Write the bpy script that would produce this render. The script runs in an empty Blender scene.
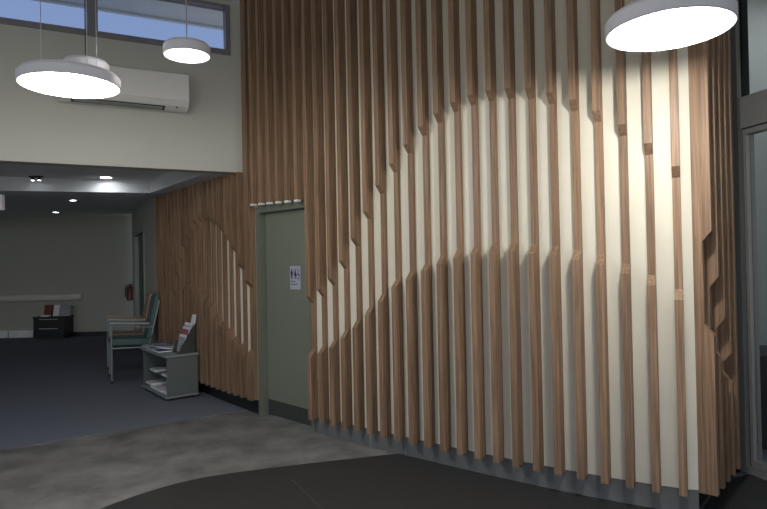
import bpy, bmesh, math, random
from mathutils import Vector, Matrix
random.seed(7)
S = bpy.context.scene
COL = S.collection

# ------------------------------------------------------------------ materials
def lin(c):
    c = c / 255.0
    return c / 12.92 if c <= 0.04045 else ((c + 0.055) / 1.055) ** 2.4
def rgb(r, g, b): return (lin(r), lin(g), lin(b), 1.0)

def mat(name, col, rough=0.6, metal=0.0, var=0.0, scale=6.0, bump=0.0, emit=None, strength=0.0, spec=0.5, stretch=(1, 1, 1)):
    m = bpy.data.materials.new(name); m.use_nodes = True
    nt = m.node_tree; b = nt.nodes['Principled BSDF']
    b.inputs['Base Color'].default_value = col
    b.inputs['Roughness'].default_value = rough
    b.inputs['Metallic'].default_value = metal
    b.inputs['Specular IOR Level'].default_value = spec
    if var or bump:
        tc = nt.nodes.new('ShaderNodeTexCoord'); mp = nt.nodes.new('ShaderNodeMapping')
        mp.inputs['Scale'].default_value = stretch
        nz = nt.nodes.new('ShaderNodeTexNoise'); nz.inputs['Scale'].default_value = scale
        nz.inputs['Detail'].default_value = 6; nz.inputs['Roughness'].default_value = 0.6
        nt.links.new(tc.outputs['Object'], mp.inputs['Vector']); nt.links.new(mp.outputs['Vector'], nz.inputs['Vector'])
        if var:
            mx = nt.nodes.new('ShaderNodeMix'); mx.data_type = 'RGBA'
            rp = nt.nodes.new('ShaderNodeValToRGB'); rp.color_ramp.elements[0].position = 0.32; rp.color_ramp.elements[1].position = 0.68
            nt.links.new(nz.outputs['Fac'], rp.inputs['Fac']); nt.links.new(rp.outputs['Color'], mx.inputs['Factor'])
            mx.inputs['A'].default_value = [max(0, c * (1 - var)) for c in col[:3]] + [1]
            mx.inputs['B'].default_value = [min(1, c * (1 + var)) for c in col[:3]] + [1]
            nt.links.new(mx.outputs['Result'], b.inputs['Base Color'])
        if bump:
            bp = nt.nodes.new('ShaderNodeBump'); bp.inputs['Strength'].default_value = bump; bp.inputs['Distance'].default_value = 0.01
            nt.links.new(nz.outputs['Fac'], bp.inputs['Height']); nt.links.new(bp.outputs['Normal'], b.inputs['Normal'])
    if emit:
        b.inputs['Emission Color'].default_value = emit; b.inputs['Emission Strength'].default_value = strength
    return m

def wood_mat(name, c1, c2):
    m = bpy.data.materials.new(name); m.use_nodes = True
    nt = m.node_tree; b = nt.nodes['Principled BSDF']; N = nt.nodes.new; L = nt.links.new
    tc = N('ShaderNodeTexCoord'); mp = N('ShaderNodeMapping'); mp.inputs['Scale'].default_value = (45, 45, 1.3)
    L(tc.outputs['Object'], mp.inputs['Vector'])
    nz = N('ShaderNodeTexNoise'); nz.inputs['Scale'].default_value = 1.6; nz.inputs['Detail'].default_value = 7; nz.inputs['Distortion'].default_value = 0.6
    L(mp.outputs['Vector'], nz.inputs['Vector'])
    rp = N('ShaderNodeValToRGB'); rp.color_ramp.elements[0].position = 0.3; rp.color_ramp.elements[1].position = 0.7
    rp.color_ramp.elements[0].color = c1; rp.color_ramp.elements[1].color = c2
    L(nz.outputs['Fac'], rp.inputs['Fac'])
    oi = N('ShaderNodeObjectInfo'); mr = N('ShaderNodeMapRange')
    mr.inputs['To Min'].default_value = 0.86; mr.inputs['To Max'].default_value = 1.12
    L(oi.outputs['Random'], mr.inputs['Value'])
    hs = N('ShaderNodeHueSaturation'); L(rp.outputs['Color'], hs.inputs['Color']); L(mr.outputs['Result'], hs.inputs['Value'])
    L(hs.outputs['Color'], b.inputs['Base Color'])
    b.inputs['Roughness'].default_value = 0.5; b.inputs['Specular IOR Level'].default_value = 0.35
    bp = N('ShaderNodeBump'); bp.inputs['Strength'].default_value = 0.08; bp.inputs['Distance'].default_value = 0.004
    L(nz.outputs['Fac'], bp.inputs['Height']); L(bp.outputs['Normal'], b.inputs['Normal'])
    return m

def glass_mat(name, tint, refl=0.12):
    m = bpy.data.materials.new(name); m.use_nodes = True
    nt = m.node_tree; nt.nodes.remove(nt.nodes['Principled BSDF']); out = nt.nodes['Material Output']
    t = nt.nodes.new('ShaderNodeBsdfTransparent'); t.inputs['Color'].default_value = tint
    g = nt.nodes.new('ShaderNodeBsdfGlossy'); g.inputs['Roughness'].default_value = 0.02
    f = nt.nodes.new('ShaderNodeLayerWeight'); f.inputs['Blend'].default_value = refl
    x = nt.nodes.new('ShaderNodeMixShader')
    nt.links.new(f.outputs['Fresnel'], x.inputs['Fac']); nt.links.new(t.outputs[0], x.inputs[1]); nt.links.new(g.outputs[0], x.inputs[2])
    nt.links.new(x.outputs[0], out.inputs['Surface'])
    return m

WOOD = wood_mat('timber', rgb(106, 84, 64), rgb(154, 125, 99))
CREAM = mat('cream_panel', rgb(216, 211, 192), 0.55, var=0.02, scale=3)
PAINT = mat('painted_wall', rgb(182, 182, 172), 0.8, var=0.02, scale=2)
PAINT_FAR = mat('far_wall_paint', rgb(170, 172, 162), 0.8, var=0.02, scale=2)
CEIL = mat('ceiling_white', rgb(214, 216, 216), 0.85, var=0.01, scale=2)
CARPET = mat('carpet_blue', rgb(108, 112, 122), 0.95, var=0.12, scale=60, bump=0.3, spec=0.1)
VINYL = mat('vinyl_grey', rgb(110, 109, 107), 0.5, var=0.42, scale=3.2)
DARKF = mat('dark_matting', rgb(40, 40, 40), 0.55, var=0.10, scale=9, bump=0.05)
SKIRT = mat('skirting_grey', rgb(104, 106, 104), 0.28, var=0.03, scale=4)
BLACKS = mat('skirting_black', rgb(26, 27, 28), 0.5, var=0.05, scale=4)
DOORP = mat('door_green_grey', rgb(112, 118, 104), 0.55, var=0.02, scale=3)
DFRAME = mat('door_frame_green', rgb(104, 110, 96), 0.5, var=0.02, scale=3)
KICK = mat('kick_plate', rgb(60, 62, 59), 0.45, var=0.04, scale=5)
ALU = mat('grey_aluminium', rgb(124, 124, 121), 0.4, metal=0.0, var=0.02, scale=5)
GASKET = mat('black_gasket', rgb(18, 18, 19), 0.6, var=0.03, scale=5)
WINF = mat('window_frame', rgb(116, 116, 120), 0.5, var=0.02, scale=5)
WHITE = mat('white_plastic', rgb(226, 226, 226), 0.4, var=0.01, scale=4)
LAMPW = mat('lamp_housing_white', rgb(206, 206, 212), 0.45, var=0.01, scale=4)
DIFF = mat('lamp_diffuser', rgb(255, 255, 255), 0.5, emit=(1.0, 0.965, 0.92, 1), strength=22.0)
DIFS = mat('small_lamp_diffuser', rgb(255, 255, 255), 0.5, emit=(1.0, 0.965, 0.92, 1), strength=15.0)
DLITE = mat('downlight_led', rgb(255, 255, 255), 0.5, emit=(0.92, 0.96, 1, 1), strength=60.0)
DLITD = mat('downlight_led_far', rgb(255, 255, 255), 0.5, emit=(0.92, 0.96, 1, 1), strength=22.0)
WIRE = mat('steel_wire', rgb(190, 190, 195), 0.35, metal=0.8, var=0.02, scale=9)
CORD = mat('dark_cord', rgb(60, 60, 64), 0.5, var=0.02, scale=9)
DARK = mat('dark_plastic', rgb(34, 35, 36), 0.5, var=0.04, scale=8)
ACW = mat('air_conditioner_white', rgb(214, 214, 208), 0.45, var=0.01, scale=4)
TEAL = mat('teal_vinyl', rgb(66, 94, 92), 0.45, var=0.06, scale=12, bump=0.05)
TAN = mat('tan_vinyl', rgb(148, 124, 104), 0.45, var=0.06, scale=12, bump=0.05)
FRAME = mat('grey_chair_frame', rgb(140, 150, 148), 0.4, metal=0.4, var=0.03, scale=9)
CAB = mat('grey_laminate', rgb(92, 98, 95), 0.5, var=0.03, scale=5)
CABT = mat('grey_laminate_edge', rgb(128, 136, 134), 0.45, var=0.03, scale=5)
BLACK = mat('black_laminate', rgb(26, 27, 29), 0.4, var=0.05, scale=5)
PAPER = mat('white_paper', rgb(225, 225, 228), 0.6, var=0.03, scale=15)
PBLUE = mat('blue_cover', rgb(92, 108, 160), 0.4, var=0.25, scale=18)
PDARK = mat('dark_cover', rgb(48, 52, 66), 0.4, var=0.3, scale=18)
PRED = mat('red_cover', rgb(160, 84, 96), 0.4, var=0.3, scale=20)
PGREY = mat('grey_cover', rgb(150, 154, 160), 0.45, var=0.35, scale=22)
PBROWN = mat('maroon_cover', rgb(104, 56, 50), 0.45, var=0.3, scale=14)
ACRYL = mat('smoked_acrylic', rgb(66, 72, 66), 0.2, var=0.08, scale=8)
REDX = mat('extinguisher_red', rgb(84, 36, 30), 0.35, var=0.05, scale=8)
RAIL = mat('rail_white', rgb(206, 206, 200), 0.5, var=0.03, scale=4)
SILV = mat('silver_panel', rgb(236, 238, 238), 0.3, metal=0.1, var=0.10, scale=3, stretch=(5, 1, 1))
STEEL = mat('brushed_steel', rgb(200, 204, 206), 0.35, metal=0.6, var=0.12, scale=4, stretch=(6, 1, 1))
NAVY = mat('navy_ink', rgb(22, 26, 58), 0.5, var=0.02, scale=9)
INK = mat('grey_ink', rgb(70, 74, 84), 0.5, var=0.02, scale=9)
SIGNP = mat('sign_plate', rgb(168, 172, 186), 0.4, var=0.02, scale=9)
EAVE = mat('eave_soffit', rgb(222, 226, 226), 0.8, var=0.03, scale=3)
TEALD = mat('dark_teal_door', rgb(44, 62, 62), 0.4, var=0.05, scale=4)
SIDEW = mat('side_room_wall', rgb(184, 184, 178), 0.8, var=0.02, scale=2)
TINT = glass_mat('sky_dimming_glass', (0.72, 0.73, 0.75, 1), 0.08)  # tint added to dim the sky, which is raised to light the room
GLASS = glass_mat('clear_glass', (0.92, 0.95, 0.96, 1), 0.12)

# ------------------------------------------------------------------ mesh helpers
def nb(): return bmesh.new()
def prism(bm, pts, z0, z1):
    """vertical prism over a plan polygon"""
    lo = [bm.verts.new((p[0], p[1], z0)) for p in pts]; hi = [bm.verts.new((p[0], p[1], z1)) for p in pts]
    n = len(pts)
    bm.faces.new(lo[::-1]); bm.faces.new(hi)
    for i in range(n): bm.faces.new((lo[i], lo[(i + 1) % n], hi[(i + 1) % n], hi[i]))
def box(bm, x0, x1, y0, y1, z0, z1): prism(bm, [(x0, y0), (x1, y0), (x1, y1), (x0, y1)], z0, z1)
def extr(bm, poly, vec):
    a = [bm.verts.new(p) for p in poly]; b = [bm.verts.new(Vector(p) + Vector(vec)) for p in poly]
    n = len(poly); bm.faces.new(a[::-1]); bm.faces.new(b)
    for i in range(n): bm.faces.new((a[i], a[(i + 1) % n], b[(i + 1) % n], b[i]))
def lathe(bm, prof, c=(0, 0, 0), seg=48):
    rings = []
    for r, z in prof:
        if r < 1e-6: rings.append([bm.verts.new((c[0], c[1], c[2] + z))])
        else: rings.append([bm.verts.new((c[0] + r * math.cos(2 * math.pi * i / seg), c[1] + r * math.sin(2 * math.pi * i / seg), c[2] + z)) for i in range(seg)])
    for A, B in zip(rings, rings[1:]):
        for i in range(seg):
            j = (i + 1) % seg
            if len(A) == 1 and len(B) == 1: continue
            if len(A) == 1: bm.faces.new((A[0], B[j], B[i]))
            elif len(B) == 1: bm.faces.new((A[i], A[j], B[0]))
            else: bm.faces.new((A[i], A[j], B[j], B[i]))
def tube(bm, pts, r, seg=8):
    pts = [Vector(p) for p in pts]; rings = []
    for i, p in enumerate(pts):
        d = (pts[min(i + 1, len(pts) - 1)] - pts[max(i - 1, 0)]).normalized()
        u = d.orthogonal().normalized() if abs(d.z) > 0.99 else Vector((0, 0, 1)).cross(d).normalized()
        v = d.cross(u)
        rings.append([bm.verts.new(p + r * (math.cos(2 * math.pi * k / seg) * u + math.sin(2 * math.pi * k / seg) * v)) for k in range(seg)])
    for A, B in zip(rings, rings[1:]):
        for k in range(seg): bm.faces.new((A[k], A[(k + 1) % seg], B[(k + 1) % seg], B[k]))
    bm.faces.new(rings[0][::-1]); bm.faces.new(rings[-1])
def obj(name, bm, m, parent=None, bevel=0.0, smooth=False, loc=None, rz=0.0):
    bmesh.ops.recalc_face_normals(bm, faces=bm.faces)
    me = bpy.data.meshes.new(name); bm.to_mesh(me); bm.free(); me.materials.append(m)
    if smooth:
        for p in me.polygons: p.use_smooth = True
        try: me.set_sharp_from_angle(angle=math.radians(38))
        except Exception: pass
    o = bpy.data.objects.new(name, me); COL.objects.link(o)
    if loc is not None: o.location = loc
    o.rotation_euler.z = rz
    if parent: o.parent = parent
    if bevel:
        md = o.modifiers.new('bevel', 'BEVEL'); md.width = bevel; md.segments = 2; md.limit_method = 'ANGLE'
    return o
def struct(name, bm, m, parent=None, bevel=0.0):
    o = obj(name, bm, m, parent, bevel)
    if not parent: o['kind'] = 'structure'
    return o
def tag(o, label, cat, group=None):
    o['label'] = label; o['category'] = cat
    if group: o['group'] = group
    return o
def thing(name, label, cat, loc=(0, 0, 0), rz=0.0, group=None):
    o = bpy.data.objects.new(name, None); COL.objects.link(o); o.empty_display_size = 0.1
    o.location = loc; o.rotation_euler.z = rz
    return tag(o, label, cat, group)
def copy_tree(o, parent=None):
    c = o.copy(); COL.objects.link(c)
    if parent: c.parent = parent
    for ch in list(o.children): copy_tree(ch, c)
    return c

# batten layout along the gently curved wall: index, x, y, heading, height where the upper deep part ends, height where the lower deep part starts
B=[
 (-29,-3.128,8.383,-0.841,None,None),
 (-28,-3.032,8.276,-0.855,None,None),
 (-27,-2.939,8.166,-0.880,None,None),
 (-26,-2.849,8.054,-0.900,None,None),
 (-25,-2.760,7.940,-0.915,0.976,0.981),
 (-24,-2.673,7.825,-0.926,1.183,1.106),
 (-23,-2.587,7.709,-0.933,1.426,1.173),
 (-22,-2.501,7.593,-0.936,1.614,1.224),
 (-21,-2.416,7.477,-0.937,1.767,1.266),
 (-20,-2.330,7.361,-0.934,1.874,1.289),
 (-19,-2.244,7.245,-0.930,1.955,1.283),
 (-18,-2.158,7.130,-0.923,2.032,1.243),
 (-17,-2.070,7.015,-0.915,2.069,1.182),
 (-16,-1.982,6.901,-0.905,2.082,1.133),
 (-15,-1.892,6.788,-0.894,2.055,1.071),
 (-14,-1.801,6.676,-0.883,2.010,0.971),
 (-13,-1.709,6.566,-0.871,1.930,0.890),
 (-12,-1.615,6.456,-0.859,1.817,0.832),
 (-11,-1.520,6.347,-0.846,1.693,0.757),
 (-10,-1.424,6.240,-0.834,1.510,0.695),
 (-9,-1.327,6.134,-0.822,1.332,0.637),
 (-8,-1.228,6.029,-0.810,None,None),
 (-7,-1.128,5.925,-0.798,None,None),
 (-6,-1.027,5.822,-0.787,None,None),
 (-5,-0.924,5.720,-0.777,None,None),
 (-4,-0.821,5.620,-0.767,None,None),
 (-3,-0.717,5.520,-0.758,None,None),
 (-2,-0.612,5.422,-0.750,1.206,0.724),
 (-1,-0.506,5.324,-0.742,1.272,0.768),
 (0,-0.399,5.227,-0.734,1.370,0.828),
 (1,-0.291,5.131,-0.727,1.515,0.924),
 (2,-0.183,5.035,-0.721,1.704,1.020),
 (3,-0.075,4.940,-0.715,1.919,1.132),
 (4,0.034,4.846,-0.708,2.117,1.247),
 (5,0.144,4.753,-0.702,2.276,1.361),
 (6,0.255,4.660,-0.696,2.406,1.427),
 (7,0.366,4.568,-0.689,2.522,1.484),
 (8,0.477,4.476,-0.681,2.596,1.541),
 (9,0.590,4.386,-0.673,2.652,1.582),
 (10,0.703,4.297,-0.663,2.676,1.607),
 (11,0.817,4.209,-0.652,2.684,1.621),
 (12,0.932,4.122,-0.639,2.671,1.620),
 (13,1.049,4.037,-0.623,2.645,1.603),
 (14,1.166,3.954,-0.606,2.586,1.589),
 (15,1.286,3.873,-0.585,2.517,1.557),
 (16,1.407,3.794,-0.561,2.425,1.523),
 (17,1.530,3.719,-0.533,2.319,1.467),
 (18,1.655,3.648,-0.502,2.187,1.398),
 (19,1.783,3.581,-0.485,2.036,1.312),
]
BD = {b[0]: b for b in B}
ZC = 4.26      # high ceiling
ZS = 2.49      # lowered soffit
ZL = 2.66      # low ceiling
DEEP, SHAL, BW, CH = 0.084, 0.028, 0.045, 0.031
def hd(n): a = BD[n][3]; return Vector((math.cos(a), math.sin(a))), Vector((math.sin(a), -math.cos(a)))
def base(n): return Vector((BD[n][1], BD[n][2]))
def at(n, along=0.0, out=0.0):
    t, o = hd(n); return base(n) + along * t + out * o

def batten(parent, R, t, o, z0, z1, zu=None, zl=None, width=BW, deep=DEEP, shal=SHAL):
    P = [(0, z0), (deep, z0)]
    if zu is not None and zu - zl > 0.068:
        P += [(deep, zl - CH), (shal, zl + CH), (shal, zu - CH), (deep, zu + CH)]
    P += [(deep, z1), (0, z1)]
    L = R - width * t
    bm = nb()
    extr(bm, [(L.x + d * o.x, L.y + d * o.y, z) for d, z in P], (width * t.x, width * t.y, 0))
    return obj('timber_batten', bm, WOOD, parent)

def strip(bm, pts, inw, z0, z1):
    """panel following a plan polyline, thickness towards the back"""
    prism(bm, [tuple(p) for p in pts] + [tuple(q) for q in inw[::-1]], z0, z1)
def follow(ns, off): return [at(n, 0, off) for n in ns]

# ------------------------------------------------------------------ slatted feature wall: three stretches
CORNER = Vector((1.84, 3.57)); rr = Vector((0.6606, 0.7507)); ro = Vector((0.7507, -0.6606))
left = thing('slatted_wall_screen', 'timber batten screen with small hill-shaped relief behind the low bookcase', 'slatted wall', (*base(-16), 0))
main = thing('slatted_wall_screen', 'long timber batten screen on cream panel with a large arched relief', 'slatted wall', (*base(8), 0))
ret = thing('slatted_wall_screen', 'short timber batten screen turning the corner beside the grey glazed door frame', 'slatted wall', (*CORNER, 0))
def fix(o, root):
    o.matrix_parent_inverse = Matrix.Translation(-root.location)
for n in range(-28, -8):
    b = BD[n]; t, o = hd(n)
    if n == -9:
        fix(batten(left, base(n) + 0.042 * t, t, o, 0.16, ZC - 0.002, b[4], b[5], width=0.086), left); continue
    top = ZC if n >= -9 else ZS
    fix(batten(left, base(n), t, o, 0.16, top - 0.002, b[4], b[5], shal=0.037 if n <= -13 else SHAL), left)
for n in range(-8, 20):
    b = BD[n]; t, o = hd(n)
    if n <= -3:
        z0 = 2.118 - 0.004 * (n + 8)
        bt = batten(main, base(n), t, o, z0 + 0.02, ZC - 0.002)
        fix(bt, main)
        bm = nb(); L = base(n) - (BW + 0.002) * t
        extr(bm, [(L.x + 0.045 * o.x, L.y + 0.045 * o.y, z0), (L.x + (DEEP + 0.004) * o.x, L.y + (DEEP + 0.004) * o.y, z0), (L.x + (DEEP + 0.004) * o.x, L.y + (DEEP + 0.004) * o.y, z0 + 0.0195), (L.x + 0.045 * o.x, L.y + 0.045 * o.y, z0 + 0.0195)], ((BW + 0.004) * t.x, (BW + 0.004) * t.y, 0))
        c = obj('end_cap', bm, WHITE, bt); c['label'] = 'white end cap'
    else:
        fix(batten(main, base(n), t, o, 0.135, ZC - 0.002, b[4], b[5]), main)
RET = [(1.653, 1.102), (1.377, 0.955), (1.116, 0.812), (0.880, 0.752), (None, None)]
for k, (u, l) in enumerate(RET):
    fix(batten(ret, CORNER + rr * (0.1446 * k + BW), rr, ro, 0.135, ZC - 0.002, u, l, deep=0.102, shal=0.052), ret)
# backing panels
T = 0.02
bm = nb(); ns = list(range(-28, -8))
lo = [n for n in ns if n <= -10]
strip(bm, [at(-28, -0.05)] + follow(lo, 0), [at(-28, -0.05, -T)] + follow(lo, -T), 0.15, ZS - 0.003)
strip(bm, [at(-10, 0.001), at(-9, 0), at(-9, 0.043)], [at(-10, 0.001, -T), at(-9, 0, -T), at(-9, 0.043, -T)], 0.15, ZC - 0.003)
o = obj('backing_panel', bm, CREAM, left); fix(o, left)
bm = nb(); ns = list(range(-2, 20))
strip(bm, [at(-2, -BW - 0.004)] + follow(ns, 0) + [CORNER], [at(-2, -BW - 0.004, -T)] + follow(ns, -T) + [CORNER + Vector((0.005, 0.02))], 0.15, ZC - 0.003)
ns = list(range(-8, -2))
strip(bm, [at(-9, 0.044)] + follow(ns, 0) + [at(-2, -BW - 0.005)], [at(-9, 0.044, -T)] + follow(ns, -T) + [at(-2, -BW - 0.005, -T)], 2.124, ZC - 0.003)
o = obj('backing_panel', bm, CREAM, main); fix(o, main)
E2 = CORNER + rr * 0.665
bm = nb(); prism(bm, [tuple(CORNER + rr * 0.004 - ro * 0.001), tuple(E2 - ro * 0.001), tuple(E2 - ro * T), tuple(CORNER + rr * 0.03 - ro * T)], 0.15, ZC - 0.003)
o = obj('backing_panel', bm, WOOD, ret); fix(o, ret)

# skirting plinths under the battens
bm = nb(); ns = list(range(-2, 20))
strip(bm, [at(-2, -BW)] + follow(ns, -0.001) + [CORNER], [at(-2, -BW, -T)] + follow(ns, -T) + [CORNER + Vector((0.005, 0.02))], 0.0, 0.149)
struct('baseboard_right', bm, SKIRT)
for n in (2.4, 5.0):
    bm = nb(); i = int(n); p = at(i, 0.145 * (n - i), 0.001); t, o_ = hd(i)
    prism(bm, [tuple(p), tuple(p + 0.012 * t), tuple(p + 0.012 * t + 0.004 * o_), tuple(p + 0.004 * o_)], 0.0, 0.148)
    struct('trim_%d' % (1 if n < 3 else 2), bm, CABT)
bm = nb(); ns = list(range(-28, -8))
strip(bm, [at(-28, -0.05)] + follow(ns, -0.03), [at(-28, -0.05, -0.05)] + follow(ns, -0.05), 0.0, 0.149)
struct('baseboard_left', bm, BLACKS)
bm = nb(); prism(bm, [tuple(CORNER + rr * 0.01 - ro * 0.03), tuple(E2 - ro * 0.03), tuple(E2 - ro * 0.05), tuple(CORNER + rr * 0.03 - ro * 0.05)], 0.0, 0.149)
struct('baseboard_return', bm, BLACKS)
# solid wall behind the screens
bm = nb()
ns = [-28, -24, -20, -16, -12, -10]
strip(bm, [at(-28, -0.05, -0.052)] + follow(ns, -0.052) + [at(-9, 0, -0.052)], [at(-28, -0.05, -0.15)] + follow(ns, -0.15) + [at(-9, 0, -0.15)], 0.0, ZL)
strip(bm, [at(-10, 0.05, -0.052), at(-9, 0, -0.052)], [at(-10, 0.05, -0.15), at(-9, 0, -0.15)], ZL, ZC)
ns = list(range(-2, 20, 3))
strip(bm, [at(-2, -BW, -0.022)] + follow(ns, -0.022) + [CORNER + Vector((0.0, 0.07))], [at(-2, -BW, -0.12)] + follow(ns, -0.12) + [CORNER + Vector((0.02, 0.18))], 0.0, ZC)
strip(bm, [at(-9, 0.002, -0.052), at(-2, -BW - 0.002, -0.052)], [at(-9, 0.002, -0.15), at(-2, -BW - 0.002, -0.15)], 2.2, ZC)
struct('wall_feature', bm, PAINT)
bm = nb(); prism(bm, [tuple(CORNER + rr * 0.06 - ro * 0.052), tuple(E2 - ro * 0.052), tuple(E2 - ro * 0.15), tuple(CORNER + rr * 0.06 - ro * 0.15)], 0.0, ZC)
struct('wall_return', bm, PAINT)

# ------------------------------------------------------------------ green door in the screen
DA = at(-9, 0.044); DB = at(-2, -BW - 0.006)
dt = (DB - DA).normalized(); do = Vector((dt.y, -dt.x)); DLn = (DB - DA).length
def dpt(s, d): return DA + s * dt + d * do
def dbox(bm, s0, s1, d0, d1, z0, z1): prism(bm, [tuple(dpt(s0, d1)), tuple(dpt(s1, d1)), tuple(dpt(s1, d0)), tuple(dpt(s0, d0))], z0, z1)
bm = nb()
dbox(bm, 0.008, 0.070, -0.15, 0.004, 0, 2.105); dbox(bm, DLn - 0.05, DLn, -0.15, 0.004, 0, 2.122); dbox(bm, 0.070, DLn - 0.05, -0.15, 0.004, 2.05, 2.122)
door = nb(); dbox(door, 0.073, DLn - 0.053, -0.115, -0.072, 0.012, 2.046)
d1 = struct('door_1', door, DOORP)
o = obj('door_frame', bm, DFRAME, d1)
bm = nb(); dbox(bm, 0.08, DLn - 0.055, -0.0715, -0.069, 0.014, 0.165); obj('kick_plate', bm, KICK, d1)
# toilet sign
sg = thing('door_sign', 'small pale sign with navy pictograms fixed on the green door', 'sign', (*dpt(0.0, -0.070), 0))
def sgn(name, m, parts, d0, d1_, parent):
    bm = nb()
    for (s0, s1, z0, z1) in parts: dbox(bm, s0, s1, d0, d1_, z0, z1)
    q = obj(name, bm, m, parent); fix(q, sg); return q
SX, SZ = 0.48, 1.285
sgn('sign_plate', SIGNP, [(SX, SX + 0.165, SZ, SZ + 0.225)], -0.0705, -0.067, sg)
def dpoly(bm, pts, d=-0.0665):
    vs = [bm.verts.new((*dpt(SX + x * 0.82, d), SZ - 0.012 + z * 0.86)) for x, z in pts]; bm.faces.new(vs)
bm = nb()   # man, woman, wheelchair user
def disc(bm, x, z, r):
    dpoly(bm, [(x + r * math.cos(k * math.pi / 6), z + r * math.sin(k * math.pi / 6)) for k in range(12)])
disc(bm, 0.035, 0.232, 0.011); dpoly(bm, [(0.014, 0.218), (0.056, 0.218), (0.056, 0.175), (0.047, 0.175), (0.047, 0.132), (0.023, 0.132), (0.023, 0.175), (0.014, 0.175)])
dpoly(bm, [(0.069, 0.128), (0.073, 0.128), (0.073, 0.245), (0.069, 0.245)])
disc(bm, 0.105, 0.232, 0.011); dpoly(bm, [(0.094, 0.218), (0.116, 0.218), (0.130, 0.165), (0.114, 0.165), (0.114, 0.132), (0.096, 0.132), (0.096, 0.165), (0.080, 0.165)])
disc(bm, 0.158, 0.232, 0.010); dpoly(bm, [(0.152, 0.220), (0.164, 0.220), (0.166, 0.186), (0.184, 0.186), (0.190, 0.150), (0.178, 0.150), (0.174, 0.174), (0.152, 0.174)])
for k in range(10):
    a0, a1 = math.radians(110 + 22 * k), math.radians(132 + 22 * k); c0, c1 = 0.160, 0.158
    dpoly(bm, [(c0 + 0.032 * math.cos(a0), c1 + 0.032 * math.sin(a0)), (c0 + 0.032 * math.cos(a1), c1 + 0.032 * math.sin(a1)), (c0 + 0.023 * math.cos(a1), c1 + 0.023 * math.sin(a1)), (c0 + 0.023 * math.cos(a0), c1 + 0.023 * math.sin(a0))])
q = obj('pictograms', bm, NAVY, sg); fix(q, sg); q['label'] = 'navy pictograms'
bm = nb()
x = 0.014
for z, n in ((0.094, 7), (0.062, 10)):
    x = 0.014
    for k in range(n):
        w = (0.008, 0.011, 0.007, 0.010)[k % 4]; dpoly(bm, [(x, z), (x + w, z), (x + w, z + 0.015), (x, z + 0.015)]); x += w + 0.004
q = obj('lettering', bm, INK, sg); fix(q, sg)

# ------------------------------------------------------------------ upper-left wall with clerestory window
W0 = Vector((-1.47, 6.24)); wd = Vector((0.8863, 0.4631)); wn = Vector((0.4631, -0.8863))
def wpt(s, d): return W0 + s * wd + d * wn
def wbox(bm, s0, s1, d0, d1, z0, z1): prism(bm, [tuple(wpt(s0, d1)), tuple(wpt(s1, d1)), tuple(wpt(s1, d0)), tuple(wpt(s0, d0))], z0, z1)
SL = -7.0; ZW0 = 3.70; ZW1 = 4.22; SR = -0.085
bm = nb(); wbox(bm, SL, 0.04, -0.18, 0.0, ZS, ZW0); wbox(bm, SR, 0.04, -0.18, 0.0, ZW0, ZC); wbox(bm, SL, SR, -0.18, 0, ZW1, ZC)
struct('wall_left', bm, PAINT)
bm = nb(); q = wpt(-5.4, 0.0); prism(bm, [tuple(q + 0.002 * wn), (q.x, -3.2), (q.x - 0.15, -3.2), tuple(wpt(-5.57, 0.002))], 0, 2.3); struct('wall_left_light_block', bm, PAINT)  # unseen wall added to cut side light, open above for high light
fr = nb()
wbox(fr, SL, SR, -0.10, 0.012, ZW0, ZW0 + 0.055); wbox(fr, SL, SR, -0.10, 0.012, ZW1 - 0.03, ZW1); wbox(fr, SR - 0.045, SR, -0.10, 0.012, ZW0 + 0.055, ZW1 - 0.03)
for s in (-1.37, -2.66, -3.95, -5.24): wbox(fr, s - 0.045, s + 0.045, -0.10, 0.012, ZW0 + 0.055, ZW1 - 0.03)
w1 = struct('window_1', fr, WINF)
edges = [SR - 0.045, -1.37, -2.66, -3.95, -5.24]
for a, b in zip(edges, edges[1:]):
    bm = nb(); wbox(bm, b + 0.045, a - (0.045 if a != edges[0] else 0), -0.06, -0.052, ZW0 + 0.055, ZW1 - 0.03); obj('pane', bm, TINT, w1)
bm = nb(); wbox(bm, SL, 1.0, -0.95, -0.19, 4.36, 4.42); wbox(bm, SL, 1.0, -1.0, -0.95, 4.335, 4.45); struct('trim_eave', bm, EAVE)

# ------------------------------------------------------------------ ceilings
A_ = wpt(SL, 0.0); Bq = wpt(0.04, 0.0)
bm = nb(); prism(bm, [tuple(A_), (A_.x, -3.2), (5.0, -3.2), (5.0, 5.2), (2.6, 5.2), (2.3, 4.3), (1.7, 4.3), (1.0, 4.7), (-0.6, 6.2), tuple(wpt(0.3, 0.0))], ZC, ZC + 0.1)
struct('ceiling_high', bm, CEIL)
ba = Vector((-4.353, 7.408)); bd = (Vector((-3.046, 7.863)) - ba).normalized(); bn = Vector((-bd.y, bd.x))
RWd = Vector((-0.451, 0.892)); RW0 = at(-28, -0.05, 0.0); RWn = Vector((-0.892, -0.451))
far_r = RW0 + RWd * 5.45
bm = nb(); prism(bm, [tuple(wpt(SL, -0.18)), tuple(wpt(0.1, -0.18)), tuple(at(-20, 0, -0.13)), tuple(RW0 - RWn * 0.1), tuple(far_r - RWn * 0.1), (-5.0, 13.6), (-11.3, 13.6), (-11.3, 4.9)], ZL, ZL + 0.1)
struct('ceiling_low', bm, CEIL)
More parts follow.
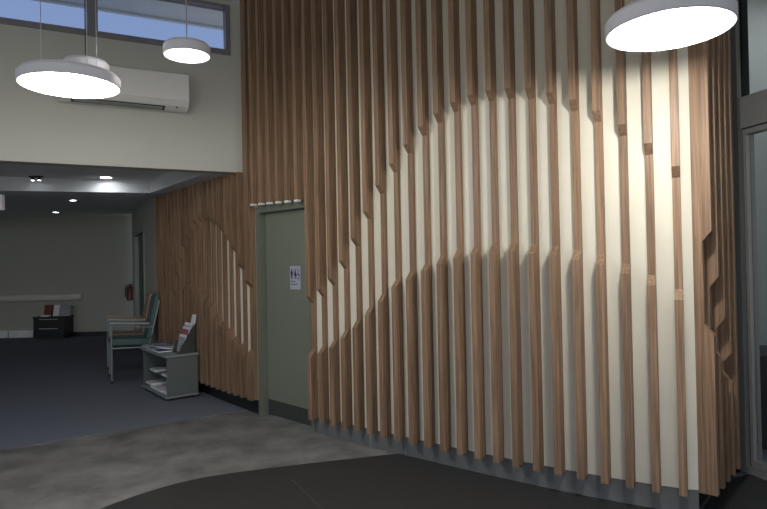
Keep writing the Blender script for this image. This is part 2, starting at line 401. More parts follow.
# dropped bulkheads around the coffer
bm = nb()
p0 = ba - bd * 6.5; p1 = Vector((-3.046, 7.863)) + bd * 0.02
s0 = Vector((-2.081, 6.564))
prism(bm, [tuple(p0), tuple(p1), tuple(at(-28, 0, 0.02)), tuple(p0 + bn * 1.0)], ZS, ZL - 0.002)
struct('ceiling_drop_back', bm, CEIL)
bm = nb(); st = (Vector((-3.046, 7.863)) - s0).normalized()
prism(bm, [tuple(s0 - st * 0.40), tuple(wpt(0.0, -0.185)), tuple(at(-12, 0, 0.003)), tuple(at(-16, 0, 0.003)), tuple(at(-20, 0, 0.003)), tuple(at(-24, 0, 0.003)), tuple(at(-27.0 if False else -27, 0, 0.003)), tuple(Vector((-3.046, 7.863)))], ZS, ZL - 0.002)
struct('ceiling_drop_side', bm, CEIL)

# ------------------------------------------------------------------ floors
C0 = Vector((-3.29, 5.12)); C1 = Vector((-1.42, 6.36)); cd = (C1 - C0).normalized()
CL = C0 - cd * 5.5
bm = nb(); prism(bm, [(-9.0, -3.2), (5.0, -3.2), (5.0, 5.6), (1.0, 6.5), (-1.2, 6.9), tuple(C1 + cd * 0.1), tuple(CL)], -0.06, 0.0)
struct('floor_vinyl', bm, VINYL)
bm = nb(); prism(bm, [tuple(CL), tuple(C1 + cd * 0.1), (-1.0, 7.2), (-2.6, 9.3), (-5.0, 14.0), (-11.2, 14.0), (-11.2, 2.0)], -0.06, 0.004)
struct('floor_carpet', bm, CARPET)
curve = [(-2.35, 1.0), (-2.32, 2.0), (-2.20, 2.85), (-2.05, 3.40), (-1.84, 3.82), (-1.62, 4.12), (-1.38, 4.32), (-1.10, 4.45), (-0.72, 4.57), (-0.35, 4.68), (0.10, 4.80)]
# smooth the edge
P = [Vector(c) for c in curve]; sm = []
for i in range(len(P) - 1):
    a, b, c, d = P[max(i - 1, 0)], P[i], P[i + 1], P[min(i + 2, len(P) - 1)]
    for k in range(6):
        u = k / 6; sm.append(0.5 * ((2 * b) + (c - a) * u + (2 * a - 5 * b + 4 * c - d) * u * u + (3 * b - a - 3 * c + d) * u ** 3))
sm.append(P[-1])
wallpts = [tuple(at(n, 0, 0.0005)) for n in range(5, 20, 2)]
bm = nb(); prism(bm, [(-2.35, -3.0), (4.9, -3.0), (4.9, 3.0), (2.62, 4.25), tuple(E2 + ro * -0.028), tuple(CORNER + rr * 0.02)] + wallpts[::-1] + [tuple(p) for p in sm[::-1]], 0.0005, 0.005)
struct('floor_matting', bm, DARKF)
bm = nb()
j0 = Vector((-0.70, 4.30)); j1 = Vector((-0.345, 3.63)); jd = (j1 - j0).normalized(); jn = Vector((-jd.y, jd.x)) * 0.004
prism(bm, [tuple(j0 + jn), tuple(j0 - jn), tuple(j1 + jd * 0.8 - jn), tuple(j1 + jd * 0.8 + jn)], 0.0045, 0.0058)
struct('trim_floor_joint', bm, KICK)

# ------------------------------------------------------------------ back room walls
bm = nb(); box(bm, -11.2, -5.2, 13.25, 13.4, 0, ZL + 0.06); struct('wall_back', bm, PAINT_FAR)
bm = nb(); box(bm, -11.2, -5.56, 13.235, 13.249, 0.0, 0.10); struct('baseboard_back', bm, BLACKS)
bm = nb(); box(bm, -11.2, -11.0, 2.9, 13.4, 0, ZL); struct('wall_leak_block', bm, PAINT_FAR)  # unseen wall added to stop outside light leaking into the back room
def rpt(s, d): return RW0 + s * RWd + d * RWn
def rbox(bm, s0, s1, d0, d1, z0, z1): prism(bm, [tuple(rpt(s0, d1)), tuple(rpt(s1, d1)), tuple(rpt(s1, d0)), tuple(rpt(s0, d0))], z0, z1)
bm = nb(); rbox(bm, 0.0, 2.55, -0.12, 0, 0, ZL); rbox(bm, 2.55, 4.60, -0.12, 0, 2.2, ZL); rbox(bm, 4.60, 5.32, -0.12, 0, 0, ZL); struct('wall_right', bm, PAINT_FAR)
fr = nb(); rbox(fr, 2.55, 2.62, -0.12, 0.02, 0.004, 2.2); rbox(fr, 4.53, 4.60, -0.12, 0.02, 0.004, 2.2); rbox(fr, 2.62, 4.53, -0.12, 0.02, 2.14, 2.199)
bm = nb(); rbox(bm, 2.62, 4.53, -0.10, -0.06, 0.01, 2.14); d2 = struct('door_2', bm, TEALD); obj('door_frame', fr, FRAME, d2)
bm = nb(); h = rpt(2.75, -0.055); tube(bm, [(h.x, h.y, 1.0), tuple(h + 0.05 * RWn) + (1.0,), tuple(h + 0.05 * RWn + 0.1 * RWd) + (1.0,)], 0.009); obj('door_handle', bm, STEEL, d2)

# ------------------------------------------------------------------ glazed partition at right
G0 = Vector((2.55, 4.30)); gd = Vector((0.2201, -0.9755)); gn = Vector((-0.9755, -0.2201))
def gpt(s, d): return G0 + s * gd + d * gn
def gbox(bm, s0, s1, d0, d1, z0, z1): prism(bm, [tuple(gpt(s0, d1)), tuple(gpt(s1, d1)), tuple(gpt(s1, d0)), tuple(gpt(s0, d0))], z0, z1)
fr = nb()
gbox(fr, -0.05, 0.057, -0.06, 0.04, 0, ZC); gbox(fr, 0.057, 3.2, -0.06, 0.03, 2.425, 2.645); gbox(fr, 0.057, 3.2, -0.06, 0.04, 0.0, 0.045); gbox(fr, 3.1, 3.2, -0.06, 0.04, 0.045, ZC)
w2 = struct('window_2', fr, ALU)
bm = nb(); gbox(bm, 0.057, 0.082, -0.05, 0.005, 0.045, 2.425); gbox(bm, 0.057, 0.075, -0.05, 0.005, 2.645, ZC); obj('gasket', bm, GASKET, w2)
bm = nb(); gbox(bm, 0.082, 0.108, -0.045, 0.025, 0.05, 2.415); gbox(bm, 0.108, 1.1, -0.045, 0.025, 0.05, 0.10); gbox(bm, 0.108, 1.1, -0.045, 0.025, 2.38, 2.415); gbox(bm, 1.0, 1.1, -0.045, 0.025, 0.10, 2.38); obj('sash', bm, ALU, w2)
bm = nb(); gbox(bm, 0.108, 1.0, -0.012, -0.004, 0.10, 2.38); obj('pane', bm, GLASS, w2)
bm = nb(); gbox(bm, 0.075, 3.1, -0.012, -0.004, 2.645, ZC); obj('pane', bm, GLASS, w2)
bm = nb(); gbox(bm, 1.1, 3.1, -0.012, -0.004, 0.045, 2.425); obj('pane', bm, GLASS, w2)
q = gpt(-0.20, -0.03)
bm = nb(); prism(bm, [tuple(E2 - ro * 0.0), tuple(gpt(-0.0505, 0.040)), tuple(gpt(-0.0505, -0.06)), tuple(E2 - ro * 0.15 + rr * 0.002)], 0, ZC); struct('wall_right_return', bm, ALU)
bm = nb(); prism(bm, [tuple(gpt(3.21, 0.04)), tuple(gpt(7.6, 0.04)), tuple(gpt(7.6, -0.1)), tuple(gpt(3.21, -0.1))], 0, ZC); struct('wall_right_light_block', bm, PAINT)  # unseen wall added to block light from the right and darken batten sides
# room behind the glazing
bm = nb(); box(bm, 2.62, 5.3, 6.2, 6.3, 0, ZC); box(bm, 5.2, 5.3, 1.0, 6.2, 0, ZC); struct('wall_side_room', bm, SIDEW)
bm = nb(); prism(bm, [(5.001, 1.0), (5.3, 1.0), (5.3, 6.3), (2.7, 6.3), (2.7, 5.62 - 0.001), (5.001, 5.605)], -0.06, 0.0); struct('floor_side_room', bm, CARPET)
bm = nb(); prism(bm, [(5.001, -3.2), (5.3, -3.2), (5.3, 6.3), (2.6, 6.3), (2.6, 5.201), (5.001, 5.201)], ZC, ZC + 0.1); struct('ceiling_side_room', bm, CEIL)
dk = thing('storage_unit', 'low dark unit seen through the glazed door at the right edge', 'cabinet', (3.30, 4.95, 0))
bm = nb(); box(bm, -0.5, 0.5, -0.25, 0.25, 0.04, 0.72); obj('body', bm, BLACK, dk, bevel=0.004)
bm = nb(); box(bm, -0.52, 0.52, -0.27, 0.27, 0.7205, 0.745); obj('top', bm, DARK, dk, bevel=0.003)
bm = nb(); box(bm, -0.47, 0.47, -0.22, 0.22, 0.0, 0.0395); obj('plinth', bm, DARK, dk)

# ------------------------------------------------------------------ pendant lamps
def pendant(label, x, y, z, R, hgt, wires, small=False, m=None, watts=45):
    t = thing('pendant_lamp', label, 'lamp', (x, y, z), group='white disc pendant lamps')
    bm = nb(); e = 0.006
    lathe(bm, [(R - 0.010, 0.012), (R - 0.010, 0.0), (R - 0.004, 0.0), (R, 0.004), (R, hgt - 3 * e), (R - 2.5 * e, hgt), (0, hgt)], seg=72); obj('housing', bm, LAMPW, t, smooth=True)
    bm = nb(); lathe(bm, [(0, 0.001), (R - 0.0105, 0.001), (R - 0.0105, 0.010), (0, 0.010)], seg=72); obj('diffuser', bm, m or DIFF, t)
    H_ = ZC - z
    L_ = bpy.data.lights.new('led_light', 'POINT'); L_.energy = watts; L_.color = (1.0, 0.97, 0.94); L_.shadow_soft_size = 0.03
    lo = bpy.data.objects.new('led_light', L_); COL.objects.link(lo); lo.parent = t; lo.location = (0, 0, -0.034)
    if small:
        bm = nb(); lathe(bm, [(0.011, hgt), (0.011, hgt + 0.028), (0.005, hgt + 0.038), (0, hgt + 0.038)], seg=14); obj('cord_grip', bm, WHITE, t, smooth=True)
        bm = nb(); tube(bm, [(0, 0, hgt + 0.038), (0, 0, H_ - 0.03)], 0.0042); obj('cord', bm, CORD if small == 2 else WIRE, t)
        bm = nb(); lathe(bm, [(0, H_ - 0.03), (0.05, H_ - 0.03), (0.05, H_ - 0.0005), (0, H_ - 0.0005)], seg=24); obj('ceiling_canopy', bm, LAMPW, t)
    else:
        for (ax, ay) in wires:
            bm = nb(); lathe(bm, [(0.006, hgt), (0.006, hgt + 0.03), (0, hgt + 0.034)], (ax, ay, 0), 10); g = obj('cable_grip', bm, WIRE, t)
            bm = nb(); tube(bm, [(ax, ay, hgt + 0.034), (ax, ay, H_ - 0.0005)], 0.0022, 6); obj('suspension_cable', bm, WIRE, t)
        bm = nb(); lathe(bm, [(0, H_ - 0.03), (0.09, H_ - 0.03), (0.09, H_ - 0.0005), (0, H_ - 0.0005)], (0.0, 0.0, 0), 24); obj('ceiling_canopy', bm, LAMPW, t)
    return t
LW = [(-0.165, 0.02), (0.135, 0.02), (0.01, 0.17)]
pendant('large white disc pendant, lit, hanging in front of the air conditioner', -1.668, 3.22, 2.518, 0.252, 0.066, LW)
pendant('large white disc pendant at upper right, nearest to the batten wall corner', 1.308, 2.70, 2.556, 0.270, 0.078, LW)
pendant('small thick white pendant in front of the clerestory window pane', -1.245, 3.87, 2.895, 0.146, 0.076, None, small=1, m=DIFS, watts=10)
pendant('small white pendant partly hidden behind the large left disc lamp', -1.965, 4.0, 2.84, 0.144, 0.076, None, small=2, m=DIFS, watts=10)

# ------------------------------------------------------------------ air conditioner on the upper-left wall
ac = thing('air_conditioner', 'white split air conditioner on the upper left wall behind a pendant', 'air conditioner', (*wpt(-1.17, 0.001), 3.05))
def acb(bm, s0, s1, prof): # profile in (out, z), extruded along the wall
    p = wpt(s0, 0) ; v = (s1 - s0) * wd
    extr(bm, [(p.x + d * wn.x, p.y + d * wn.y, z) for d, z in prof], (v.x, v.y, 0))
PR = [(0.002, 3.05), (0.10, 3.045), (0.175, 3.075), (0.215, 3.13), (0.222, 3.18), (0.218, 3.375), (0.19, 3.395), (0.002, 3.40)]
bm = nb(); acb(bm, -1.66, -0.54, PR); o = obj('body', bm, ACW, ac, bevel=0.008); fix(o, ac)
bm = nb(); acb(bm, -1.56, -0.76, [(0.11, 3.0445), (0.168, 3.0705), (0.166, 3.0655), (0.112, 3.0395)]); o = obj('air_outlet', bm, DARK, ac); fix(o, ac)
bm = nb(); acb(bm, -1.54, -0.78, [(0.125, 3.044), (0.165, 3.060), (0.164, 3.056), (0.126, 3.040)]); o = obj('louvre', bm, CABT, ac); fix(o, ac)
bm = nb(); acb(bm, -0.66, -0.645, [(0.15, 3.066), (0.168, 3.074), (0.169, 3.069), (0.151, 3.061)]); o = obj('indicator', bm, DARK, ac); fix(o, ac)
bm = nb(); acb(bm, -1.655, -0.545, [(0.2195, 3.145), (0.2235, 3.145), (0.2215, 3.372), (0.2175, 3.372)]); o = obj('front_panel', bm, ACW, ac); fix(o, ac)

# ------------------------------------------------------------------ ceiling lights in the low room
def downlight(label, x, y, z, m, r=0.05):
    t = thing('downlight', label, 'ceiling light', (x, y, z), group='recessed ceiling downlights')
    bm = nb(); lathe(bm, [(r + 0.022, -0.001), (r + 0.020, -0.007), (r + 0.002, -0.010), (r, -0.006), (r, -0.001)], seg=28); obj('trim_ring', bm, WHITE, t, smooth=True)
    bm = nb(); lathe(bm, [(0, -0.007), (r - 0.001, -0.007), (r - 0.001, -0.002), (0, -0.002)], seg=28); obj('led_disc', bm, m, t)
downlight('bright round downlight in the ceiling coffer, casting a glow on the bulkhead', -3.459, 7.513, ZL, DLITE, 0.062)
downlight('round downlight beyond the coffer, nearer of the two over the far room', -5.187, 10.05, ZL, DLITD)
downlight('added unseen ceiling light brightening the side room behind the glazed door', 4.0, 5.3, ZC, DLITE, 0.14)  # added out of sight to brighten the side room wall
downlight('added out-of-view fill light over the far left of the back room', -8.6, 9.4, ZL, DLITD)  # added fill, out of view, to lift the dim back room
downlight('added out-of-view fill light at the near left of the back room', -7.0, 7.0, ZL, DLITD)  # second added fill for the back room, also out of view
downlight('added out-of-view light near the far left corner, brightening the silver panel', -8.35, 12.3, ZL, DLITD)  # added out of view to brighten far wall, rail and silver panel
downlight('faint round downlight closest to the far wall', -6.647, 12.20, ZL, DLITD)
t = thing('twin_spotlight', 'small twin spotlight with two bright dots left in the ceiling coffer', 'ceiling light', (-4.222, 7.314, ZL))
bm = nb(); box(bm, -0.075, 0.075, -0.03, 0.03, -0.02, -0.0005); obj('base', bm, DARK, t)
for sx in (-1, 1):
    bm = nb(); lathe(bm, [(0, -0.02), (0.018, -0.0205), (0.021, -0.050), (0.018, -0.054)], (sx * 0.04, 0, 0), 18); hsg = obj('lamp_head', bm, DARK, t, smooth=True)
    bm = nb(); lathe(bm, [(0, -0.055), (0.017, -0.055), (0.017, -0.0505), (0, -0.0505)], (sx * 0.04, 0, 0), 18); obj('led', bm, DLITD, hsg)
t = thing('hanging_box', 'white box hung from the low ceiling at the left edge of the photo', 'box', (-4.36, 6.5, 2.17))
bm = nb(); box(bm, -0.25, 0.25, -0.03, 0.03, 0.0, 0.17); obj('body', bm, WHITE, t, bevel=0.006)
for sx in (-1, 1):
    bm = nb(); tube(bm, [(sx * 0.18, 0, 0.17), (sx * 0.18, 0, ZL - 2.17 - 0.001)], 0.006); obj('hanger_rod', bm, WIRE, t)

# ------------------------------------------------------------------ waiting chairs
def chair(label, fm, loc, rz, seat_name=None):
    t = thing('waiting_chair', label, 'chair', loc, rz, 'high-seat waiting chairs along the back wall')
    bm = nb(); extr(bm, [(-0.20, -0.245, 0.47), (0.265, -0.245, 0.485), (0.285, -0.245, 0.51), (0.275, -0.245, 0.56), (0.24, -0.245, 0.575), (-0.20, -0.245, 0.55)], (0, 0.49, 0)); obj('seat', bm, fm, t, bevel=0.012)
    bm = nb(); extr(bm, [(-0.17, -0.24, 0.55), (-0.235, -0.24, 0.55), (-0.345, -0.24, 1.10), (-0.325, -0.24, 1.13), (-0.285, -0.24, 1.12)], (0, 0.48, 0)); obj('backrest', bm, fm, t, bevel=0.014)
    for sy in (-1, 1):
        y = sy * 0.275
        bm = nb(); tube(bm, [(0.265, y, 0.0), (0.265, y, 0.775)], 0.013); lg = obj('leg', bm, FRAME, t, smooth=True)
        bm = nb(); lathe(bm, [(0, 0), (0.018, 0), (0.018, 0.03), (0.013, 0.032), (0, 0.032)], (0.265, y, 0), 12); obj('foot', bm, DARK, lg)
        bm = nb(); tube(bm, [(-0.315, y, 0.0), (-0.205, y, 0.5), (-0.235, y, 0.62), (-0.335, y, 1.06)], 0.013); lg = obj('leg', bm, FRAME, t, smooth=True)
        bm = nb(); lathe(bm, [(0, 0), (0.018, 0), (0.018, 0.03), (0.013, 0.032), (0, 0.032)], (-0.315, y, 0), 12); obj('foot', bm, DARK, lg)
        bm = nb(); extr(bm, [(0.285, y - 0.028, 0.776), (0.285, y + 0.028, 0.776), (0.285, y + 0.022, 0.808), (0.285, y - 0.022, 0.808)], (-0.49, 0, -0.035)); obj('armrest', bm, fm if fm is TAN else CABT, t, bevel=0.006)
        bm = nb(); tube(bm, [(0.265, y, 0.745), (-0.255, y, 0.70)], 0.011); obj('arm_bar', bm, FRAME, t)
        bm = nb(); tube(bm, [(0.265, y, 0.455), (-0.215, y, 0.44)], 0.011); obj('side_rail', bm, FRAME, t)
    for xx, zz in ((0.262, 0.455), (-0.225, 0.44), (-0.305, 0.10)):
        bm = nb(); tube(bm, [(xx, -0.27, zz), (xx, 0.27, zz)], 0.010); obj('cross_rail', bm, FRAME, t)
    return t
F = RWn; CRZ = math.atan2(F.y, F.x)
c1 = rpt(0.12, 0.40)
chair('teal padded armchair with grey metal frame, nearest, behind the magazine bookcase', TEAL, (*c1, 0.004), CRZ)
c2 = rpt(0.80, 0.40)
chair('tan padded armchair with grey metal frame, behind the teal one', TAN, (*c2, 0.004), CRZ)

# ------------------------------------------------------------------ low bookcase with magazines
tk, ok = hd(-17)
BA = at(-17, -0.04, 0.10)             # rear right foot corner, by the wall
BDp, BL, BH = 0.36, 0.95, 0.515
bk = thing('magazine_bookcase', 'low grey open bookcase against the timber battens, piled with magazines', 'bookcase', (*BA, 0.004), math.atan2(-tk.y, -tk.x))
# local x runs away from the camera along the wall, local y runs towards the wall side when negative
sgny = 1 if Vector((-math.sin(bk.rotation_euler.z), math.cos(bk.rotation_euler.z))).dot(ok) > 0 else -1
def kb(bm, x0, x1, y0, y1, z0, z1): box(bm, x0, x1, min(sgny * y0, sgny * y1), max(sgny * y0, sgny * y1), z0, z1)
bm = nb(); kb(bm, 0.012, 0.032, 0.006, BDp, 0.05, BH - 0.025); obj('side_panel', bm, CAB, bk)
bm = nb(); kb(bm, BL - 0.032, BL - 0.012, 0.006, BDp, 0.05, BH - 0.025); obj('side_panel', bm, CAB, bk)
bm = nb(); kb(bm, 0.0325, BL - 0.0325, 0.006, 0.018, 0.051, BH - 0.0255); obj('back_panel', bm, DARK, bk)  # deep shade inside the shelves put into the dark back colour
bm = nb(); kb(bm, 0.033, BL - 0.033, 0.0185, BDp - 0.05, 0.235, 0.25); obj('shelf', bm, CAB, bk)
bm = nb(); kb(bm, 0.0, BL, 0.0, BDp + 0.02, 0.03, 0.0495); obj('base_board', bm, CABT, bk, bevel=0.002)
bm = nb(); kb(bm, 0.03, BL - 0.03, 0.03, BDp - 0.03, 0.0, 0.0298); obj('plinth', bm, DARK, bk)
bm = nb(); kb(bm, -0.008, BL + 0.008, 0.0, BDp + 0.025, BH - 0.0248, BH); obj('top', bm, CABT, bk, bevel=0.002)
BRZ = bk.rotation_euler.z
def kloc(x, y, z):
    v = Matrix.Rotation(BRZ, 2) @ Vector((x, sgny * y)); return (BA.x + v.x, BA.y + v.y, 0.004 + z)
def magazine(label, x, y, z, rz, cover, w=0.21, l=0.28, th=0.008, curl=0.0, group='magazines on the bookcase'):
    """stack-able magazine: pages with a cover sheet on top"""
    t = thing('magazine', label, 'magazine', kloc(x, y, z), BRZ + rz, group)
    bm = nb(); n = 6
    def arc(k): u = k / n; return -l / 2 + l * u, curl * (u ** 2)
    up = [(arc(k)[0], arc(k)[1] + th) for k in range(n + 1)]; dn = [(arc(k)[0], arc(k)[1]) for k in range(n + 1)]
    extr(bm, [(a, -w / 2, b) for a, b in dn] + [(a, -w / 2, b) for a, b in up[::-1]], (0, w, 0)); obj('pages', bm, PAPER, t)
    bm = nb(); extr(bm, [(a, -w / 2 - 0.001, b + 0.0002) for a, b in up] + [(a, -w / 2 - 0.001, b + 0.0014) for a, b in up[::-1]], (0, w + 0.002, 0)); obj('cover', bm, cover, t)
    return t
z = BH + 0.001
magazine('blue and white magazine lying at the near end of the magazines on the bookcase', 0.415, 0.22, z, 1.56, PBLUE, th=0.012)
magazine('white-covered magazine lying on top of the blue magazine', 0.415, 0.19, z + 0.0145, 1.60, PAPER, th=0.008, curl=0.03)
magazine('dark-covered magazine lying in the middle of the bookcase top', 0.640, 0.22, z, 1.58, PDARK, th=0.010)
magazine('pale grey magazine lying on the dark magazine', 0.640, 0.20, z + 0.0125, 1.54, PGREY, th=0.008)
magazine('blue magazine lying on the dark and grey pair', 0.640, 0.24, z + 0.023, 1.59, PBLUE, th=0.006, curl=0.035)
magazine('white magazine at the far end of the bookcase top', 0.862, 0.20, z, 1.57, PAPER, th=0.014)
magazine('grey magazine lying across the white one at the far end', 0.862, 0.22, z + 0.0165, 1.60, PGREY, th=0.008)
for k, (x, y, zz, rz_) in enumerate([(0.16, 0.19, 0.0505, 1.55), (0.385, 0.2, 0.0505, 1.55), (0.61, 0.2, 0.0505, 1.58), (0.80, 0.2, 0.0505 + 0.024, 1.56), (0.20, 0.19, 0.251, 1.58), (0.66, 0.19, 0.251, 1.55)]):
    lab = ['white magazine on the bottom shelf of the bookcase at its near end', 'white magazine on the bottom shelf just left of the near-end one', 'white magazine on the bottom shelf right of the middle', 'white magazine on the bottom shelf at the far end, on its neighbour', 'white magazine on the upper shelf near end of the bookcase', 'white magazine on the upper shelf toward the far end'][k]
    magazine(lab, x, y, zz, rz_, PAPER, th=0.022, group='magazines on the bookcase shelves')
# tiered brochure holder
hx, hy = 0.04, 0.02
bh = thing('brochure_holder', 'smoked acrylic tiered brochure holder standing on the near end of the bookcase', 'brochure holder', kloc(hx, hy, BH + 0.001), BRZ)
def hprof(name, poly, x0, x1, m=ACRYL, parent=bh):
    bm = nb(); extr(bm, [(x0, sgny * y, z) for y, z in poly], (x1 - x0, 0, 0)); return obj(name, bm, m, parent)
HW = 0.24
hprof('base', [(0.0, 0), (0.19, 0), (0.19, 0.006), (0.0, 0.006)], 0, HW)
hprof('side_panel', [(0.0, 0.0065), (0.19, 0.0065), (0.17, 0.07), (0.11, 0.16), (0.05, 0.27), (0.0, 0.33)], 0, 0.005)
hprof('side_panel', [(0.0, 0.0065), (0.19, 0.0065), (0.17, 0.07), (0.11, 0.16), (0.05, 0.27), (0.0, 0.33)], HW - 0.005, HW)
for a, zz in ((0.125, 0.007), (0.07, 0.09), (0.015, 0.175)):
    hprof('back_plate', [(a, zz), (a + 0.004, zz), (a - 0.026 + 0.004, zz + 0.14), (a - 0.026, zz + 0.14)], 0.0055, HW - 0.0055)
def leaflet(label, a, zz, hgt, x0, x1, m, lean=0.19):
    t = thing('brochure', label, 'brochure', kloc(hx + x0, hy + a, BH + 0.0075 + zz), BRZ, 'brochures in the tiered holder')
    bm = nb(); extr(bm, [(0, 0, 0), (0, sgny * 0.010, 0), (0, sgny * (0.010 - lean * hgt), hgt), (0, sgny * (-lean * hgt), hgt)], (x1 - x0, 0, 0)); obj('pages', bm, PAPER, t)
    bm = nb(); extr(bm, [(0, sgny * 0.0105, 0.002), (0, sgny * 0.012, 0.002), (0, sgny * (0.012 - lean * hgt * 0.86), hgt * 0.86), (0, sgny * (0.0105 - lean * hgt * 0.86), hgt * 0.86)], (x1 - x0, 0, 0)); obj('cover', bm, m, t)
leaflet('white and grey brochure in the lowest tier of the acrylic holder', 0.135, 0.0, 0.20, 0.01, 0.22, PGREY)
leaflet('red-covered brochure in the middle tier of the acrylic holder', 0.092, 0.087, 0.20, 0.01, 0.22, PRED)
leaflet('blue-covered brochure behind the red one in the acrylic holder', 0.0765, 0.087, 0.245, 0.01, 0.22, PBLUE)
leaflet('tall white brochure in the top tier, highest of the holder', 0.024, 0.177, 0.25, 0.01, 0.12, PAPER)

# ------------------------------------------------------------------ far-wall furniture
fc = thing('storage_cabinet', 'small black drawer cabinet standing at the far wall', 'cabinet', (-7.185, 13.03, 0.004))
bm = nb(); box(bm, -0.33, 0.33, -0.19, 0.19, 0.03, 0.45); obj('body', bm, BLACK, fc, bevel=0.003)
bm = nb(); box(bm, -0.30, 0.30, -0.15, 0.17, 0.0, 0.0295); obj('plinth', bm, DARK, fc)
bm = nb(); box(bm, -0.345, 0.345, -0.205, 0.195, 0.4505, 0.475); obj('top', bm, DARK, fc, bevel=0.003)
for z0, z1 in ((0.05, 0.235), (0.245, 0.435)):
    bm = nb(); box(bm, -0.315, 0.315, -0.204, -0.1905, z0, z1); dr = obj('drawer', bm, BLACK, fc, bevel=0.002)
    bm = nb(); box(bm, -0.20, 0.20, -0.214, -0.2045, z1 - 0.02, z1 - 0.008); obj('handle', bm, STEEL, dr)
zt = 0.004 + 0.4755
def stand_card(name, label, cat, x, w, hgt, m, y=13.03, th=0.03):
    t = thing(name, label, cat, (x, y, zt))
    bm = nb(); extr(bm, [(-w / 2, -th, 0), (-w / 2, th, 0), (-w / 2, th + 0.03, hgt), (-w / 2, 0.03, hgt)], (w, 0, 0)); obj('body', bm, m, t)
    bm = nb(); extr(bm, [(-w / 2 + 0.008, -th - 0.002, 0.01), (-w / 2 + 0.008, -th - 0.0005, 0.01), (-w / 2 + 0.008, 0.0292, hgt - 0.01), (-w / 2 + 0.008, 0.0275, hgt - 0.01)], (w - 0.016, 0, 0)); obj('front_sheet', bm, PAPER if m is PAPER else PGREY if m is PGREY else PBROWN, t)
stand_card('book', 'maroon book standing on the black cabinet at the far wall', 'book', -7.30, 0.17, 0.24, PBROWN)
stand_card('card_holder', 'plain white card standing between the maroon book and grey photo', 'card', -7.12, 0.13, 0.23, PAPER)
stand_card('photo_frame', 'grey patterned frame standing at the right of the black cabinet', 'picture frame', -6.93, 0.21, 0.22, PGREY)
bm = nb(); box(bm, -7.36, -7.20, 12.84, 12.95, zt + 0.0005, zt + 0.03); tag(obj('paper_stack', bm, PAPER), 'small stack of white paper lying before the maroon book', 'paper')
rl = thing('wall_rail', 'long thick pale rail running along the far wall above the black cabinet', 'rail', (-8.8, 13.245, 0.79))
bm = nb(); extr(bm, [(-2.18, 0, 0.0), (-2.18, -0.06, 0.0), (-2.18, -0.10, 0.03), (-2.18, -0.11, 0.08), (-2.18, -0.09, 0.14), (-2.18, -0.05, 0.16), (-2.18, 0, 0.16)], (4.31, 0, 0)); obj('rail_body', bm, RAIL, rl, bevel=0.006)
bm = nb(); extr(bm, [(2.1305, 0, -0.003), (2.1305, -0.062, -0.003), (2.1305, -0.103, 0.028), (2.1305, -0.113, 0.08), (2.1305, -0.093, 0.143), (2.1305, -0.052, 0.163), (2.1305, 0, 0.163)], (0.02, 0, 0)); obj('end_cap', bm, RAIL, rl)
sp = thing('floor_heater', 'low silver metal panel on the floor left of the black cabinet', 'heater', (-8.1, 13.2, 0.004))
bm = nb(); box(bm, -0.42, 0.38, -0.03, 0.03, 0.0, 0.165); obj('body', bm, SILV, sp, bevel=0.006)
bm = nb(); box(bm, -0.17, -0.155, -0.033, -0.0305, 0.004, 0.16); obj('seam', bm, DARK, sp)
ex = thing('fire_extinguisher', 'dark red fire extinguisher hung in the corner of the far wall', 'fire extinguisher', (-5.555, 13.14, 0.78))
bm = nb(); lathe(bm, [(0, 0), (0.07, 0), (0.08, 0.012), (0.08, 0.25), (0.065, 0.29), (0.03, 0.31), (0, 0.31)], seg=28); obj('cylinder', bm, REDX, ex, smooth=True)
bm = nb(); lathe(bm, [(0.022, 0.31), (0.022, 0.345), (0, 0.345)], seg=14); vl = obj('valve', bm, DARK, ex)
bm = nb(); box(bm, -0.02, 0.09, -0.012, 0.012, 0.346, 0.36); obj('handle', bm, DARK, vl)
bm = nb(); tube(bm, [(-0.02, 0, 0.335), (-0.07, -0.02, 0.33), (-0.1, -0.03, 0.25), (-0.095, -0.03, 0.08)], 0.011); obj('hose', bm, DARK, ex, smooth=True)
bm = nb(); box(bm, -0.055, 0.055, 0.0805, 0.109, 0.10, 0.20); obj('wall_bracket', bm, DARK, ex)

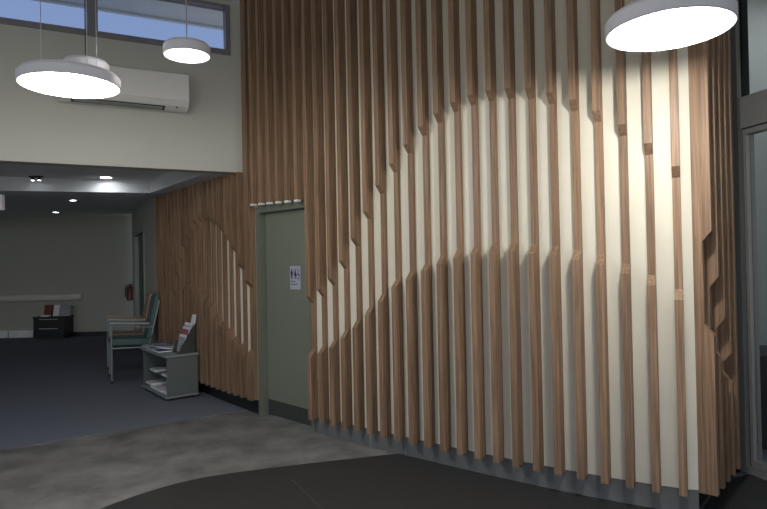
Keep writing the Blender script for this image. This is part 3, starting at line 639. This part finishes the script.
# ------------------------------------------------------------------ dusk sky
w = bpy.data.worlds.new('dusk'); S.world = w; w.use_nodes = True
nt = w.node_tree; bg = nt.nodes['Background']
tc = nt.nodes.new('ShaderNodeTexCoord'); sx = nt.nodes.new('ShaderNodeSeparateXYZ'); rp = nt.nodes.new('ShaderNodeValToRGB')
nt.links.new(tc.outputs['Generated'], sx.inputs['Vector']); mrz = nt.nodes.new('ShaderNodeMapRange'); mrz.inputs['From Min'].default_value = -1.0; nt.links.new(sx.outputs['Z'], mrz.inputs['Value']); nt.links.new(mrz.outputs['Result'], rp.inputs['Fac'])
rp.color_ramp.elements[0].position = 0.505; rp.color_ramp.elements[0].color = (1.25, 1.24, 1.22, 1)
rp.color_ramp.elements[1].position = 0.9; rp.color_ramp.elements[1].color = (0.24, 0.38, 0.75, 1)
e = rp.color_ramp.elements.new(0.64); e.color = (0.44, 0.60, 1.0, 1); e = rp.color_ramp.elements.new(0.57); e.color = (1.25, 1.24, 1.22, 1)
e = rp.color_ramp.elements.new(0.495); e.color = (0.92, 0.92, 0.95, 1)
nt.links.new(rp.outputs['Color'], bg.inputs['Color']); bg.inputs['Strength'].default_value = 1.0

# ------------------------------------------------------------------ camera
cd_ = bpy.data.cameras.new('camera'); cam = bpy.data.objects.new('camera', cd_); COL.objects.link(cam)
cd_.sensor_fit = 'HORIZONTAL'; cd_.sensor_width = 36.0; cd_.lens = 600.0 / 767.0 * 36.0; cd_.clip_start = 0.02
pit = math.atan((260 - 254.5) / 600.0)
cam.matrix_world = Matrix.Translation((0, 0, 1.55)) @ Matrix.Rotation(math.pi / 2 + pit, 4, 'X') @ Matrix.Rotation(-0.02, 4, 'Z')
S.camera = cam
S.view_settings.view_transform = 'Standard'; S.view_settings.look = 'None'; S.view_settings.gamma = 1.0; S.view_settings.exposure = 0.0
S.view_settings.use_curve_mapping = False
try:
    S.cycles.max_bounces = 8; S.cycles.use_denoising = True; S.cycles.sample_clamp_indirect = 4.0
except Exception: pass
